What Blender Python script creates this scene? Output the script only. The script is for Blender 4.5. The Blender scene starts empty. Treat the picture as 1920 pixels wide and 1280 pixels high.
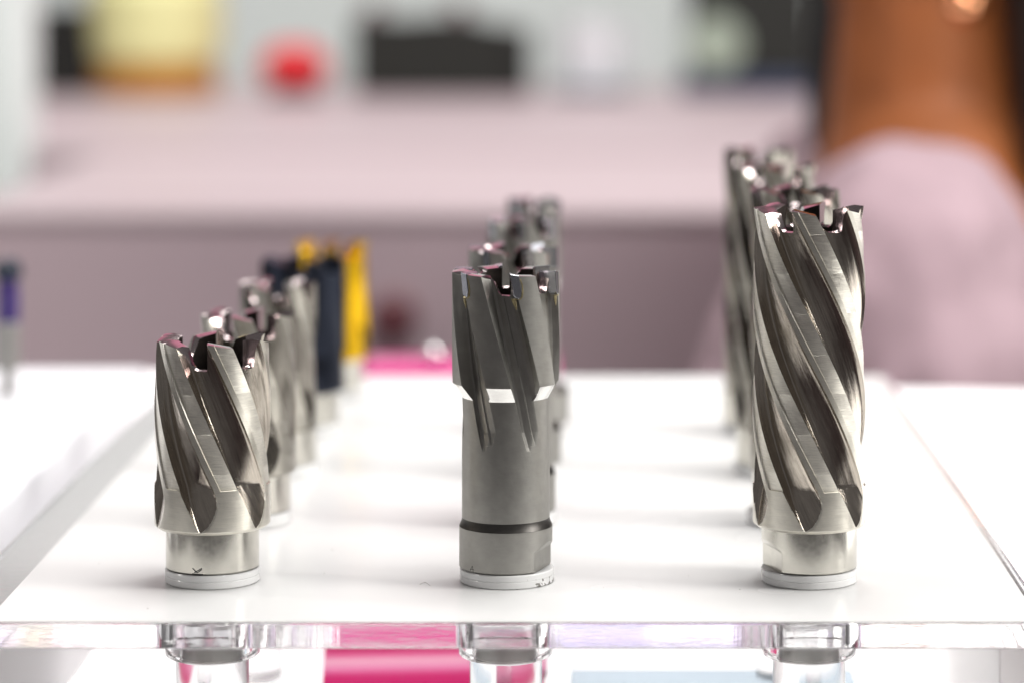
import bpy, bmesh, math, random
from mathutils import Vector, Matrix
random.seed(4)
C = bpy.context.scene.collection
SC = bpy.context.scene
MM = 0.001
PI = math.pi
R_ = math.radians

# ------------------------------------------------------------------ camera, world, lamps, exposure
cam = bpy.data.cameras.new("camera")
cam_o = bpy.data.objects.new("camera", cam); C.objects.link(cam_o)
cam_o.location = (0, 0, 129*MM)
cam_o.rotation_euler = (R_(90), 0, 0)
cam.sensor_width = 36; cam.lens = 105
cam.shift_x = -165/1920; cam.shift_y = -738/1920
cam.clip_start = 0.02; cam.clip_end = 60
cam.dof.use_dof = True
cam.dof.focus_distance = 0.600
cam.dof.aperture_fstop = 8.4
cam.dof.aperture_blades = 0
SC.camera = cam_o

w = bpy.data.worlds.new("World"); SC.world = w; w.use_nodes = True
bg = w.node_tree.nodes["Background"]
bg.inputs[0].default_value = (1.0, 0.955, 0.96, 1); bg.inputs[1].default_value = 0.125

def lamp(name, loc, target, sx, sy, power, col=(1, 1, 1)):
    l = bpy.data.lights.new(name, 'AREA'); l.shape = 'RECTANGLE'
    l.size = sx; l.size_y = sy; l.energy = power; l.color = col
    o = bpy.data.objects.new(name, l); C.objects.link(o)
    o.location = loc
    d = Vector(target) - Vector(loc)
    o.rotation_euler = d.to_track_quat('-Z', 'Y').to_euler()
    return o
lamp("ceiling_lamp", (0.25, 0.75, 1.55), (0.0, 0.75, 0), 0.9, 0.6, 31, (1.0, 0.985, 0.97))
lamp("ceiling_lamp", (1.5, 0.35, 0.95), (0.0, 0.65, 0.02), 0.55, 1.1, 32, (1.0, 0.98, 0.94))
lamp("ceiling_lamp", (-1.2, 0.9, 1.1), (0.0, 0.7, 0.0), 0.12, 0.8, 5, (1.0, 0.96, 0.92))
lamp("ceiling_lamp", (-0.3, 2.2, 1.9), (-0.1, 2.6, 0), 1.8, 0.9, 34, (1.0, 0.98, 0.96))
SC.view_settings.view_transform = 'Standard'
SC.view_settings.look = 'None'
SC.view_settings.exposure = 0.0
SC.view_settings.gamma = 1.0
SC.render.engine = 'CYCLES'
cy = SC.cycles
cy.use_denoising = True
cy.max_bounces = 40; cy.transmission_bounces = 36; cy.glossy_bounces = 36; cy.diffuse_bounces = 4
cy.caustics_reflective = False; cy.caustics_refractive = True
cy.sample_clamp_indirect = 6

# ------------------------------------------------------------------ helpers
def V(x, y, z): return Vector((x*MM, y*MM, z*MM))

def tag(o, label=None, cat=None, group=None, kind=None):
    if label: o['label'] = label
    if cat: o['category'] = cat
    if group: o['group'] = group
    if kind: o['kind'] = kind
    return o

def empty(name, loc, label, cat, group=None):
    o = bpy.data.objects.new(name, None); C.objects.link(o)
    o.location = V(*loc); o.empty_display_size = 0.01
    return tag(o, label, cat, group)

def link(name, me, mats, parent=None, loc=None):
    o = bpy.data.objects.new(name, me); C.objects.link(o)
    if mats is not None:
        keep = [p.material_index for p in me.polygons]
        me.materials.clear()
        for m in (mats if isinstance(mats, (list, tuple)) else [mats]): me.materials.append(m)
        me.polygons.foreach_set('material_index', keep)
    if parent: o.parent = parent
    if loc is not None: o.location = V(*loc)
    return o

def finish(me, angle=20):
    for p in me.polygons: p.use_smooth = True
    me.set_sharp_from_angle(angle=R_(angle))

def bm_obj(name, bm, mats, parent=None, loc=None, angle=20, smooth=True):
    me = bpy.data.meshes.new(name)
    bmesh.ops.recalc_face_normals(bm, faces=bm.faces)
    bm.to_mesh(me); bm.free()
    if smooth: finish(me, angle)
    return link(name, me, mats, parent, loc)

def box_bm(x0, x1, y0, y1, z0, z1, bev=0.0, seg=2):
    bm = bmesh.new()
    bmesh.ops.create_cube(bm, size=1)
    for v in bm.verts:
        v.co = V(x0+(v.co.x+.5)*(x1-x0), y0+(v.co.y+.5)*(y1-y0), z0+(v.co.z+.5)*(z1-z0))
    if bev: bmesh.ops.bevel(bm, geom=bm.edges[:], offset=bev*MM, segments=seg, affect='EDGES', profile=.5)
    return bm

def lathe_bm(prof, n=64, close=True, flat=None, bm=None, c=(0, 0)):
    """prof: list of (r,z) mm. flat: (angle, fn(z)->distance or None): clamp to a plane."""
    bm = bm or bmesh.new(); rings = []
    for r, z in prof:
        ring = []
        for i in range(n):
            a = 2*PI*i/n
            x, y = r*math.sin(a), -r*math.cos(a)
            if flat:
                for (fa, fn) in flat:
                    nx, ny = math.sin(fa), -math.cos(fa)
                    d = fn(z); dd = x*nx+y*ny
                    if d is not None and dd > d:
                        x -= (dd-d)*nx; y -= (dd-d)*ny
            ring.append(bm.verts.new(V(x+c[0], y+c[1], z)))
        rings.append(ring)
    for a, b in zip(rings, rings[1:]):
        for i in range(n):
            j = (i+1) % n
            bm.faces.new((a[i], a[j], b[j], b[i]))
    if close:
        bm.faces.new(rings[0][::-1]); bm.faces.new(rings[-1])
    return bm

def sub_prof(prof, step):
    out = [prof[0]]
    for (r0, z0), (r1, z1) in zip(prof, prof[1:]):
        n = max(1, int(math.ceil(abs(z1-z0)/step)))
        for k in range(1, n+1):
            t = k/n; out.append((r0+(r1-r0)*t, z0+(z1-z0)*t))
    return out

# ------------------------------------------------------------------ materials
def new_mat(name):
    m = bpy.data.materials.new(name); m.use_nodes = True
    return m, m.node_tree.nodes, m.node_tree.links, m.node_tree.nodes["Principled BSDF"]

def plain(name, col, rough=.5, metal=0., noise=.06, scale=60, spec=.5, coat=0.):
    m, N, L, p = new_mat(name)
    p.inputs['Roughness'].default_value = rough; p.inputs['Metallic'].default_value = metal
    p.inputs['Specular IOR Level'].default_value = spec
    p.inputs['Coat Weight'].default_value = coat
    tc = N.new('ShaderNodeTexCoord'); nz = N.new('ShaderNodeTexNoise')
    nz.inputs['Scale'].default_value = scale; nz.inputs['Detail'].default_value = 4
    L.new(tc.outputs['Object'], nz.inputs['Vector'])
    rp = N.new('ShaderNodeValToRGB')
    rp.color_ramp.elements[0].position = .3; rp.color_ramp.elements[1].position = .7
    rp.color_ramp.elements[0].color = tuple(max(0, c*(1-noise)) for c in col)+(1,)
    rp.color_ramp.elements[1].color = tuple(min(1, c*(1+noise)) for c in col)+(1,)
    L.new(nz.outputs['Fac'], rp.inputs['Fac']); L.new(rp.outputs['Color'], p.inputs['Base Color'])
    return m

def steel(name, col, rough, sx, sy, bump, rvar=.1, cvar=.12, spots=0., coord='UV', seg=0., aniso=0., rot=0.):
    """ground steel: noise stretched by (sx,sy) per mm in the helix UV; seg = scallops left by the grinding wheel (per mm)"""
    m, N, L, p = new_mat(name)
    p.inputs['Metallic'].default_value = 1.0
    if aniso:
        p.inputs['Anisotropic'].default_value = aniso; p.inputs['Anisotropic Rotation'].default_value = rot
        tg = N.new('ShaderNodeTangent'); tg.direction_type = 'UV_MAP'; tg.uv_map = 'UVMap'
        L.new(tg.outputs[0], p.inputs['Tangent'])
    tc = N.new('ShaderNodeTexCoord')
    mp = N.new('ShaderNodeMapping'); mp.inputs['Scale'].default_value = (sx, sy, sx)
    L.new(tc.outputs[coord], mp.inputs['Vector'])
    nz = N.new('ShaderNodeTexNoise'); nz.inputs['Scale'].default_value = 1.0; nz.inputs['Detail'].default_value = 5
    nz.inputs['Roughness'].default_value = .65
    L.new(mp.outputs['Vector'], nz.inputs['Vector'])
    big = N.new('ShaderNodeTexNoise'); big.inputs['Scale'].default_value = .35 if coord == 'UV' else 350
    big.inputs['Detail'].default_value = 3
    L.new(tc.outputs[coord], big.inputs['Vector'])
    rp = N.new('ShaderNodeMapRange'); rp.inputs[1].default_value = .3; rp.inputs[2].default_value = .7
    rp.inputs[3].default_value = 1-cvar; rp.inputs[4].default_value = 1+cvar
    L.new(nz.outputs['Fac'], rp.inputs[0])
    rp2 = N.new('ShaderNodeMapRange'); rp2.inputs[1].default_value = .3; rp2.inputs[2].default_value = .75
    rp2.inputs[3].default_value = 1.06; rp2.inputs[4].default_value = .9
    L.new(big.outputs['Fac'], rp2.inputs[0])
    mu = N.new('ShaderNodeMath'); mu.operation = 'MULTIPLY'
    L.new(rp.outputs[0], mu.inputs[0]); L.new(rp2.outputs[0], mu.inputs[1])
    mx = N.new('ShaderNodeMix'); mx.data_type = 'RGBA'; mx.blend_type = 'MULTIPLY'; mx.inputs[0].default_value = 1
    mx.inputs[6].default_value = tuple(col)+(1,)
    L.new(mu.outputs[0], mx.inputs[7])
    last = mx.outputs[2]
    if spots:
        sp = N.new('ShaderNodeTexNoise'); sp.inputs['Scale'].default_value = 3.2 if coord == 'UV' else 3000
        sp.inputs['Detail'].default_value = 2
        L.new(tc.outputs[coord], sp.inputs['Vector'])
        sr = N.new('ShaderNodeMapRange'); sr.inputs[1].default_value = .70; sr.inputs[2].default_value = .76
        sr.inputs[3].default_value = 0; sr.inputs[4].default_value = spots
        L.new(sp.outputs['Fac'], sr.inputs[0])
        m2 = N.new('ShaderNodeMix'); m2.data_type = 'RGBA'
        m2.inputs[7].default_value = (.16, .13, .08, 1)
        L.new(sr.outputs[0], m2.inputs[0]); L.new(last, m2.inputs[6]); last = m2.outputs[2]
    L.new(last, p.inputs['Base Color'])
    rr = N.new('ShaderNodeMapRange'); rr.inputs[1].default_value = .25; rr.inputs[2].default_value = .75
    rr.inputs[3].default_value = max(.02, rough-rvar); rr.inputs[4].default_value = rough+rvar
    L.new(nz.outputs['Fac'], rr.inputs[0]); L.new(rr.outputs[0], p.inputs['Roughness'])
    h = nz.outputs['Fac']
    bp = N.new('ShaderNodeBump'); bp.inputs['Strength'].default_value = bump; bp.inputs['Distance'].default_value = .00012
    L.new(h, bp.inputs['Height'])
    nrm = bp.outputs['Normal']
    if seg:
        sx_ = N.new('ShaderNodeSeparateXYZ'); L.new(tc.outputs[coord], sx_.inputs[0])
        nn = N.new('ShaderNodeMath'); nn.operation = 'MULTIPLY_ADD'; nn.inputs[1].default_value = .9
        L.new(big.outputs['Fac'], nn.inputs[0]); L.new(sx_.outputs['Y'], nn.inputs[2])
        ms = N.new('ShaderNodeMath'); ms.operation = 'MULTIPLY'; ms.inputs[1].default_value = seg
        L.new(nn.outputs[0], ms.inputs[0])
        fr = N.new('ShaderNodeMath'); fr.operation = 'FRACT'; L.new(ms.outputs[0], fr.inputs[0])
        pw = N.new('ShaderNodeMath'); pw.operation = 'POWER'; pw.inputs[1].default_value = 3.0; L.new(fr.outputs[0], pw.inputs[0])
        b2 = N.new('ShaderNodeBump'); b2.inputs['Strength'].default_value = .6; b2.inputs['Distance'].default_value = .0010
        L.new(pw.outputs[0], b2.inputs['Height']); L.new(nrm, b2.inputs['Normal']); nrm = b2.outputs['Normal']
    L.new(nrm, p.inputs['Normal'])
    return m

def acrylic(name, rough=.01, streak=0., col=(1, 1, 1)):
    m, N, L, p = new_mat(name)
    p.inputs['Transmission Weight'].default_value = 1; p.inputs['IOR'].default_value = 1.49
    p.inputs['Base Color'].default_value = tuple(col)+(1,)
    p.inputs['Roughness'].default_value = rough
    tc = N.new('ShaderNodeTexCoord')
    mp = N.new('ShaderNodeMapping'); mp.inputs['Scale'].default_value = (420, 420, 6) if streak else (300, 300, 300)
    L.new(tc.outputs['Object'], mp.inputs['Vector'])
    nz = N.new('ShaderNodeTexNoise'); nz.inputs['Scale'].default_value = 1; nz.inputs['Detail'].default_value = 4
    L.new(mp.outputs['Vector'], nz.inputs['Vector'])
    bp = N.new('ShaderNodeBump'); bp.inputs['Strength'].default_value = streak if streak else .03
    bp.inputs['Distance'].default_value = .0004
    L.new(nz.outputs['Fac'], bp.inputs['Height']); L.new(bp.outputs['Normal'], p.inputs['Normal'])
    return m

M = {}
M['flute'] = steel('polished flute steel', (.58, .525, .455), .15, 5.5, .10, .35, .07, .22, .25, aniso=.6, rot=.06)
M['land'] = steel('ground land steel', (.82, .79, .71), .42, .35, 5.0, .55, .1, .14, .15, seg=.125, aniso=.7, rot=.25)
M['turned'] = steel('turned tool steel', (.76, .73, .65), .36, .25, 4.0, .16, .07, .07, .35, aniso=.7, rot=.25)
M['shank'] = steel('ground shank steel', (.66, .64, .58), .22, .6, .5, .05, .05, .05, .3)
M['carbide_body'] = steel('satin nickel grey steel', (.40, .39, .365), .50, .5, 2.2, .14, .06, .05, .35)
M['carbide_flute'] = steel('satin grey flute steel', (.38, .37, .345), .42, 3.5, .12, .2, .07, .10, .3)
M['flute_b'] = steel('shaded flute steel', (.27, .25, .22), .2, 5.5, .10, .35, .07, .22, .25, aniso=.6, rot=.06)  # flute steel darkened in colour for the dimmer light on the rear cutters
M['land_b'] = steel('shaded land steel', (.42, .40, .355), .4, .35, 5.0, .5, .1, .14, .15, seg=.125, aniso=.7, rot=.25)  # land steel with the rear cutters' lower light put into its colour
M['dark_edge'] = steel('dark blackened groove steel', (.10, .095, .09), .4, .5, 3.0, .2, .07, .06, 0)
M['carbide'] = plain('sintered carbide', (.44, .45, .49), .24, 1., .08, 900)
M['braze'] = plain('brass brazing filler', (.42, .36, .21), .5, 1., .4, 1800)
M['tooth'] = steel('polished tooth top steel', (.58, .50, .50), .14, 2., 2., .10, .05, .08, .15)
M['cham'] = steel('bright turned chamfer steel', (.90, .89, .86), .16, .3, 3., .10, .05, .04, .2)
M['navy'] = steel('dark navy coated steel', (.034, .039, .056), .34, 4, .2, .25, .08, .2, 0)
M['gold'] = steel('golden titanium nitride coated steel', (.72, .43, .015), .24, 4, .2, .25, .08, .1, 0)
M['acrylic'] = acrylic('clear acrylic')
M['acrylic_edge'] = acrylic('saw cut clear acrylic edge', .015, .10)
M['clear_rough'] = acrylic('brushed clear acrylic', .16)
M['cloudy'] = acrylic('cloudy grey acrylic', .3, 0, (.80, .79, .76))
M['cloudy'].node_tree.nodes['Principled BSDF'].inputs['Transmission Weight'].default_value = .85
M['table'] = plain('white laminate', (.86, .86, .85), .35, 0, .01, 8)
# glow added to the white table top to brighten the space under the stand
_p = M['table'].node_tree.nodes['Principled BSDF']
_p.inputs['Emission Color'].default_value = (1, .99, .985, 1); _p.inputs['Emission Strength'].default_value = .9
M['magenta'] = plain('magenta lacquer', (.62, .015, .22), .22, 0, .03, 40, coat=.4)
M['lavender'] = plain('lavender card', (.50, .45, .80), .5, 0, .04, 60)
M['mauve_card'] = plain('dusty mauve card', (.55, .33, .42), .5, 0, .04, 60)
M['cream'] = plain('cream card', (.74, .68, .55), .5, 0, .04, 60)
M['sky_card'] = plain('pale blue card', (.55, .66, .82), .5, 0, .04, 60)
for _n in ('magenta_reflection', 'sky_sheet'):       # thin translucent sheets, lit from below by the table's added glow
    M[_n] = plain(_n.replace('_', ' '), {'magenta_reflection': (.86, .05, .36), 'sky_sheet': (.80, .87, .94)}[_n], .4, 0, .03, 60)
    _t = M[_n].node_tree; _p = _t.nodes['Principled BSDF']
    _a = _t.nodes.new('ShaderNodeBsdfTranslucent'); _a.inputs[0].default_value = {'magenta_reflection': (1.0, .22, .62, 1), 'sky_sheet': (.90, .94, .97, 1)}[_n]
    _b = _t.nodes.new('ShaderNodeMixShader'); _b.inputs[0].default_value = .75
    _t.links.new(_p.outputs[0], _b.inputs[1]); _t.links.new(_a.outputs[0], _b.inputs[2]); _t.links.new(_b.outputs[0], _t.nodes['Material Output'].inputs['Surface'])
_t = M['magenta_reflection'].node_tree; _N, _L = _t.nodes, _t.links  # the box's reflection in the table, painted as magenta and pale pink bands
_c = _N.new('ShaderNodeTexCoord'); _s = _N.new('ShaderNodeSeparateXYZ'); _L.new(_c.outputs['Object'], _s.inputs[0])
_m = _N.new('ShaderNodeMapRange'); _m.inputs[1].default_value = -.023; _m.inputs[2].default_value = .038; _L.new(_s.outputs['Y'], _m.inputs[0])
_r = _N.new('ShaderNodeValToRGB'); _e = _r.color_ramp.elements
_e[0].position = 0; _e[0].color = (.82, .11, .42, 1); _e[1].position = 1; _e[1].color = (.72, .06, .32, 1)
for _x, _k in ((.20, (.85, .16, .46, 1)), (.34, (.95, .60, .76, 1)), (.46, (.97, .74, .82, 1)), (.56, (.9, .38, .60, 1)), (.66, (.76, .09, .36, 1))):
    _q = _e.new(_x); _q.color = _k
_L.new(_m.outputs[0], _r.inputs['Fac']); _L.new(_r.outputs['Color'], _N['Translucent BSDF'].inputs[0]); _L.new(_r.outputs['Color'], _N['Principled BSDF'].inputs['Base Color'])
M['ink'] = plain('black ink', (.015, .014, .014), .5, 0, .1, 900)
M['mauve'] = plain('pinkish white counter lacquer', (.49, .405, .425), .45, 0, .02, 4)
M['panel'] = plain('dusty mauve counter panel', (.54, .425, .46), .5, 0, .02, 4)
M['floor'] = plain('dark mauve carpet', (.075, .052, .056), .9, 0, .25, 300)
M['mint'] = plain('pale mint wall paint', (.82, .88, .86), .7, 0, .02, 3)
M['pinkwall'] = plain('pink wall paint', (.74, .29, .42), .7, 0, .03, 3)
M['duskwall'] = plain('dim mauve wall paint', (.26, .17, .20), .7, 0, .03, 3)
M['bore'] = plain('oxidised shaded bore', (.05, .042, .038), .45, 1, .2, 600)  # oxide and the shade of the deep bore, both in one colour
M['black'] = plain('black plastic', (.006, .0065, .005), .45, 0, .15, 60)
M['blacksat'] = plain('charcoal plastic', (.010, .011, .008), .5, 0, .15, 60)
M['yellow'] = plain('pale yellow translucent plastic', (.86, .84, .42), .4, 0, .04, 30)
M['amber'] = plain('amber plastic', (.50, .20, .005), .35, 0, .1, 40)
M['red'] = plain('glossy red plastic', (.72, .01, .02), .25, 0, .05, 50)
M['white'] = plain('white plastic', (.80, .81, .84), .35, 0, .02, 40)
M['navyplastic'] = plain('navy plastic', (.03, .045, .10), .4, 0, .1, 40)
M['dial'] = plain('pale green dial face', (.36, .42, .34), .5, 0, .05, 60)
M['skin'] = plain('tan skin', (.30, .088, .020), .6, 0, .10, 60)
M['shirt'] = plain('pale pink cotton', (.36, .255, .285), .8, 0, .05, 60)
M['hair'] = plain('black hair', (.008, .007, .008), .5, 0, .2, 400)
M['eye'] = plain('dark eye', (.03, .02, .015), .1, 0, .1, 400)
M['chrome'] = plain('polished steel', (.85, .85, .85), .06, 1, .02, 400)
M['maroon'] = plain('dark red plastic', (.16, .05, .06), .4, 0, .1, 200)
M['indigo'] = plain('indigo coated steel', (.035, .014, .13), .35, 0, .1, 300)
M['teal'] = plain('dark teal coated steel', (.006, .014, .03), .4, 0, .1, 300)
M['hldr'] = plain('pale grey plastic', (.74, .73, .70), .4, 0, .04, 100)

# white translucent film: half reflects, half lets the light through
def film_mat():
    m, N, L, p = new_mat('white translucent film')
    p.inputs['Base Color'].default_value = (.90, .90, .895, 1)
    p.inputs['Roughness'].default_value = .22; p.inputs['Specular IOR Level'].default_value = .2
    tr = N.new('ShaderNodeBsdfTranslucent'); tr.inputs['Color'].default_value = (.92, .92, .915, 1)
    mx = N.new('ShaderNodeMixShader'); mx.inputs[0].default_value = .45
    tc = N.new('ShaderNodeTexCoord'); nz = N.new('ShaderNodeTexNoise'); nz.inputs['Scale'].default_value = 14
    L.new(tc.outputs['Object'], nz.inputs['Vector'])
    rr = N.new('ShaderNodeMapRange'); rr.inputs[1].default_value = .3; rr.inputs[2].default_value = .7
    rr.inputs[3].default_value = .16; rr.inputs[4].default_value = .30
    L.new(nz.outputs['Fac'], rr.inputs[0]); L.new(rr.outputs[0], p.inputs['Roughness'])
    L.new(p.outputs[0], mx.inputs[1]); L.new(tr.outputs[0], mx.inputs[2])
    L.new(mx.outputs[0], N['Material Output'].inputs['Surface'])
    return m
M['film'] = film_mat()

def disc_mat(name, chips):
    """frosted white acrylic disc; chips = flakes where the white coat has come off (on the +x side, low on the rim)"""
    m, N, L, p = new_mat(name)
    p.inputs['Roughness'].default_value = .10
    p.inputs['Transmission Weight'].default_value = .12; p.inputs['IOR'].default_value = 1.49
    p.inputs['Base Color'].default_value = (.95, .95, .945, 1)
    mxs = N.new('ShaderNodeMixShader'); mxs.inputs[0].default_value = .12
    tl = N.new('ShaderNodeBsdfTranslucent'); tl.inputs['Color'].default_value = (.97, .97, .965, 1)
    L.new(p.outputs[0], mxs.inputs[1]); L.new(tl.outputs[0], mxs.inputs[2]); L.new(mxs.outputs[0], N['Material Output'].inputs['Surface'])
    if chips:
        tc = N.new('ShaderNodeTexCoord'); sp = N.new('ShaderNodeSeparateXYZ'); L.new(tc.outputs['Object'], sp.inputs[0])
        nz = N.new('ShaderNodeTexNoise'); nz.inputs['Scale'].default_value = 900; nz.inputs['Detail'].default_value = 3
        L.new(tc.outputs['Object'], nz.inputs['Vector'])
        gx = N.new('ShaderNodeMapRange'); gx.inputs[1].default_value = -.001; gx.inputs[2].default_value = .006
        gx.inputs[3].default_value = -.20; gx.inputs[4].default_value = .0
        L.new(sp.outputs['X'], gx.inputs[0])
        gz = N.new('ShaderNodeMapRange'); gz.inputs[1].default_value = .0003; gz.inputs[2].default_value = .0022
        gz.inputs[3].default_value = .05; gz.inputs[4].default_value = -.16
        L.new(sp.outputs['Z'], gz.inputs[0])
        a = N.new('ShaderNodeMath'); L.new(nz.outputs['Fac'], a.inputs[0]); L.new(gx.outputs[0], a.inputs[1])
        b = N.new('ShaderNodeMath'); L.new(a.outputs[0], b.inputs[0]); L.new(gz.outputs[0], b.inputs[1])
        th = N.new('ShaderNodeMapRange'); th.inputs[1].default_value = .55; th.inputs[2].default_value = .57
        L.new(b.outputs[0], th.inputs[0])
        mx = N.new('ShaderNodeMix'); mx.data_type = 'RGBA'
        mx.inputs[6].default_value = (.95, .95, .945, 1); mx.inputs[7].default_value = (.22, .21, .19, 1)
        L.new(th.outputs[0], mx.inputs[0]); L.new(mx.outputs[2], p.inputs['Base Color']); L.new(mx.outputs[2], tl.inputs['Color'])
        iv = N.new('ShaderNodeMapRange'); iv.inputs[3].default_value = .12; iv.inputs[4].default_value = 0; L.new(th.outputs[0], iv.inputs[0]); L.new(iv.outputs[0], p.inputs['Transmission Weight'])
    return m
M['disc'] = disc_mat('frosted white acrylic', False)
M['plug'] = disc_mat('cloudy acrylic', False)
M['plug'].node_tree.nodes['Principled BSDF'].inputs['Transmission Weight'].default_value = .5
M['disc_chipped'] = disc_mat('chipped white acrylic', True)

M['side'] = disc_mat('pale frosted acrylic', False)
_p = M['side'].node_tree.nodes['Principled BSDF']; _p.inputs['Base Color'].default_value = (.88, .83, .85, 1); _p.inputs['Transmission Weight'].default_value = .6; _p.inputs['Roughness'].default_value = .25
M['side'].node_tree.nodes['Mix Shader'].inputs[0].default_value = .35
# ------------------------------------------------------------------ setting
bm = box_bm(-3500, 3500, -2500, 6500, -1290, -1250)
tag(bm_obj('floor', bm, M['floor'], smooth=False), 'dark mauve carpeted floor below the tables', kind='structure')
bm = box_bm(-3500, 3500, 3600, 3700, -1250, 700)
tag(bm_obj('back_wall', bm, M['mint'], smooth=False), 'pale mint wall behind the counter', kind='structure')
bm = box_bm(-3500, 3500, 3590, 3700, 700.2, 1700)
tag(bm_obj('upper_wall', bm, M['pinkwall'], smooth=False), 'pink band of wall above the mint wall', kind='structure')
bm = box_bm(-3500, 3500, 3600, 3700, 1700.2, 3000)
tag(bm_obj('top_wall', bm, M['duskwall'], smooth=False), 'dim mauve wall above the pink band', kind='structure')

ZT = -35
# table: white top whose rear edge runs slightly oblique
tb = empty('display_table', (0, 800, ZT), 'long white display table under the acrylic stand', 'table')
bm = bmesh.new()
def yb(x): return 1124 - (x+20)*.235 if abs(x) < 600 else 1124 - math.copysign(580, x)*.235
xs = [-900, -600, 600, 900]
pts = [(-900, 652), (900, 652), (900, yb(900)), (-900, yb(-900))]
vb = [bm.verts.new(V(x, y-800, -28)) for x, y in pts]; vt = [bm.verts.new(V(x, y-800, 0)) for x, y in pts]
bm.faces.new(vb[::-1]); bm.faces.new(vt)
for i in range(4): bm.faces.new((vb[i], vb[(i+1) % 4], vt[(i+1) % 4], vt[i]))
bmesh.ops.bevel(bm, geom=bm.edges[:], offset=2*MM, segments=2, affect='EDGES')
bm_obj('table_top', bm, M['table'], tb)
for x in (-780, 780):
    for y in (-180, 60):
        bm_obj('leg', box_bm(x-30, x+30, y-30, y+30, -1215, -28.2, 2), M['white'], tb)

# acrylic stand
PX0, PX1, PY0, PY1 = -128, 86.5, 571, 900
st = empty('acrylic_stand', (-18, 735, ZT), 'clear acrylic display stand with white top film carrying the cutters', 'display stand')
def rel(x, y, z): return (x+18, y-735, z-ZT)
x0, y0, z0 = rel(PX0, PY0, -5); x1, y1, z1 = rel(PX1, PY1, -.02)
bm = box_bm(x0, x1, y0, y1, z0, z1, .25, 2)
ROWX = dict(l=-79., m=-19.2, r=42.6)
YS = [609, 671, 733, 795, 857]
slab = bm_obj('slab', bm, [M['acrylic'], M['acrylic_edge']], st)
hb = bmesh.new()                                # bored holes for the holder plugs
for row, cnt in (('l', 5), ('m', 4), ('r', 4)):
    for i in range(cnt):
        cx, cy_, _ = rel(ROWX[row], YS[i], 0)
        lathe_bm([(9.55, 25), (9.55, 45)], 72, bm=hb, c=(cx, cy_))
bmesh.ops.recalc_face_normals(hb, faces=hb.faces)
hm = bpy.data.meshes.new('drill_holes'); hb.to_mesh(hm); hb.free()
ho = bpy.data.objects.new('drill_holes', hm); C.objects.link(ho); ho.location = st.location
md = slab.modifiers.new('holes', 'BOOLEAN'); md.object = ho; md.operation = 'DIFFERENCE'; md.solver = 'EXACT'
bpy.context.view_layer.update()
me = bpy.data.meshes.new_from_object(slab.evaluated_get(bpy.context.evaluated_depsgraph_get()))
slab.modifiers.clear(); slab.data = me; bpy.data.objects.remove(ho)
me.name = 'slab'; finish(me, 20)
for p_ in me.polygons:
    p_.material_index = 1 if abs(p_.normal.y) > .9 and p_.area > 1e-4 or abs(p_.normal.x) > .9 and p_.area > 1e-3 else 0
x0, y0, z0 = rel(-117.6, PY0+.6, 0.0); x1, y1, z1 = rel(84.3, PY1-.8, .14)
bm_obj('white_film', box_bm(x0, x1, y0, y1, z0, z1), M['film'], st, smooth=False)
for xa, xb in ((-127.6, -118.2), (76.5, 86.0)):
    x0, y0, z0 = rel(xa, PY0+1.2, ZT+.12); x1, y1, z1 = rel(xb, PY1-1.2, -5.1)
    bm_obj('side_panel', box_bm(x0, x1, y0, y1, z0, z1, .3), M['side'], st)

# ------------------------------------------------------------------ annular cutters
def interp(pts, x):
    if x <= pts[0][0]: return pts[0][1]
    for (a, fa), (b, fb) in zip(pts, pts[1:]):
        if x <= b: return fa+(fb-fa)*(x-a)/(b-a) if b > a else fb
    return pts[-1][1]

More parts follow.
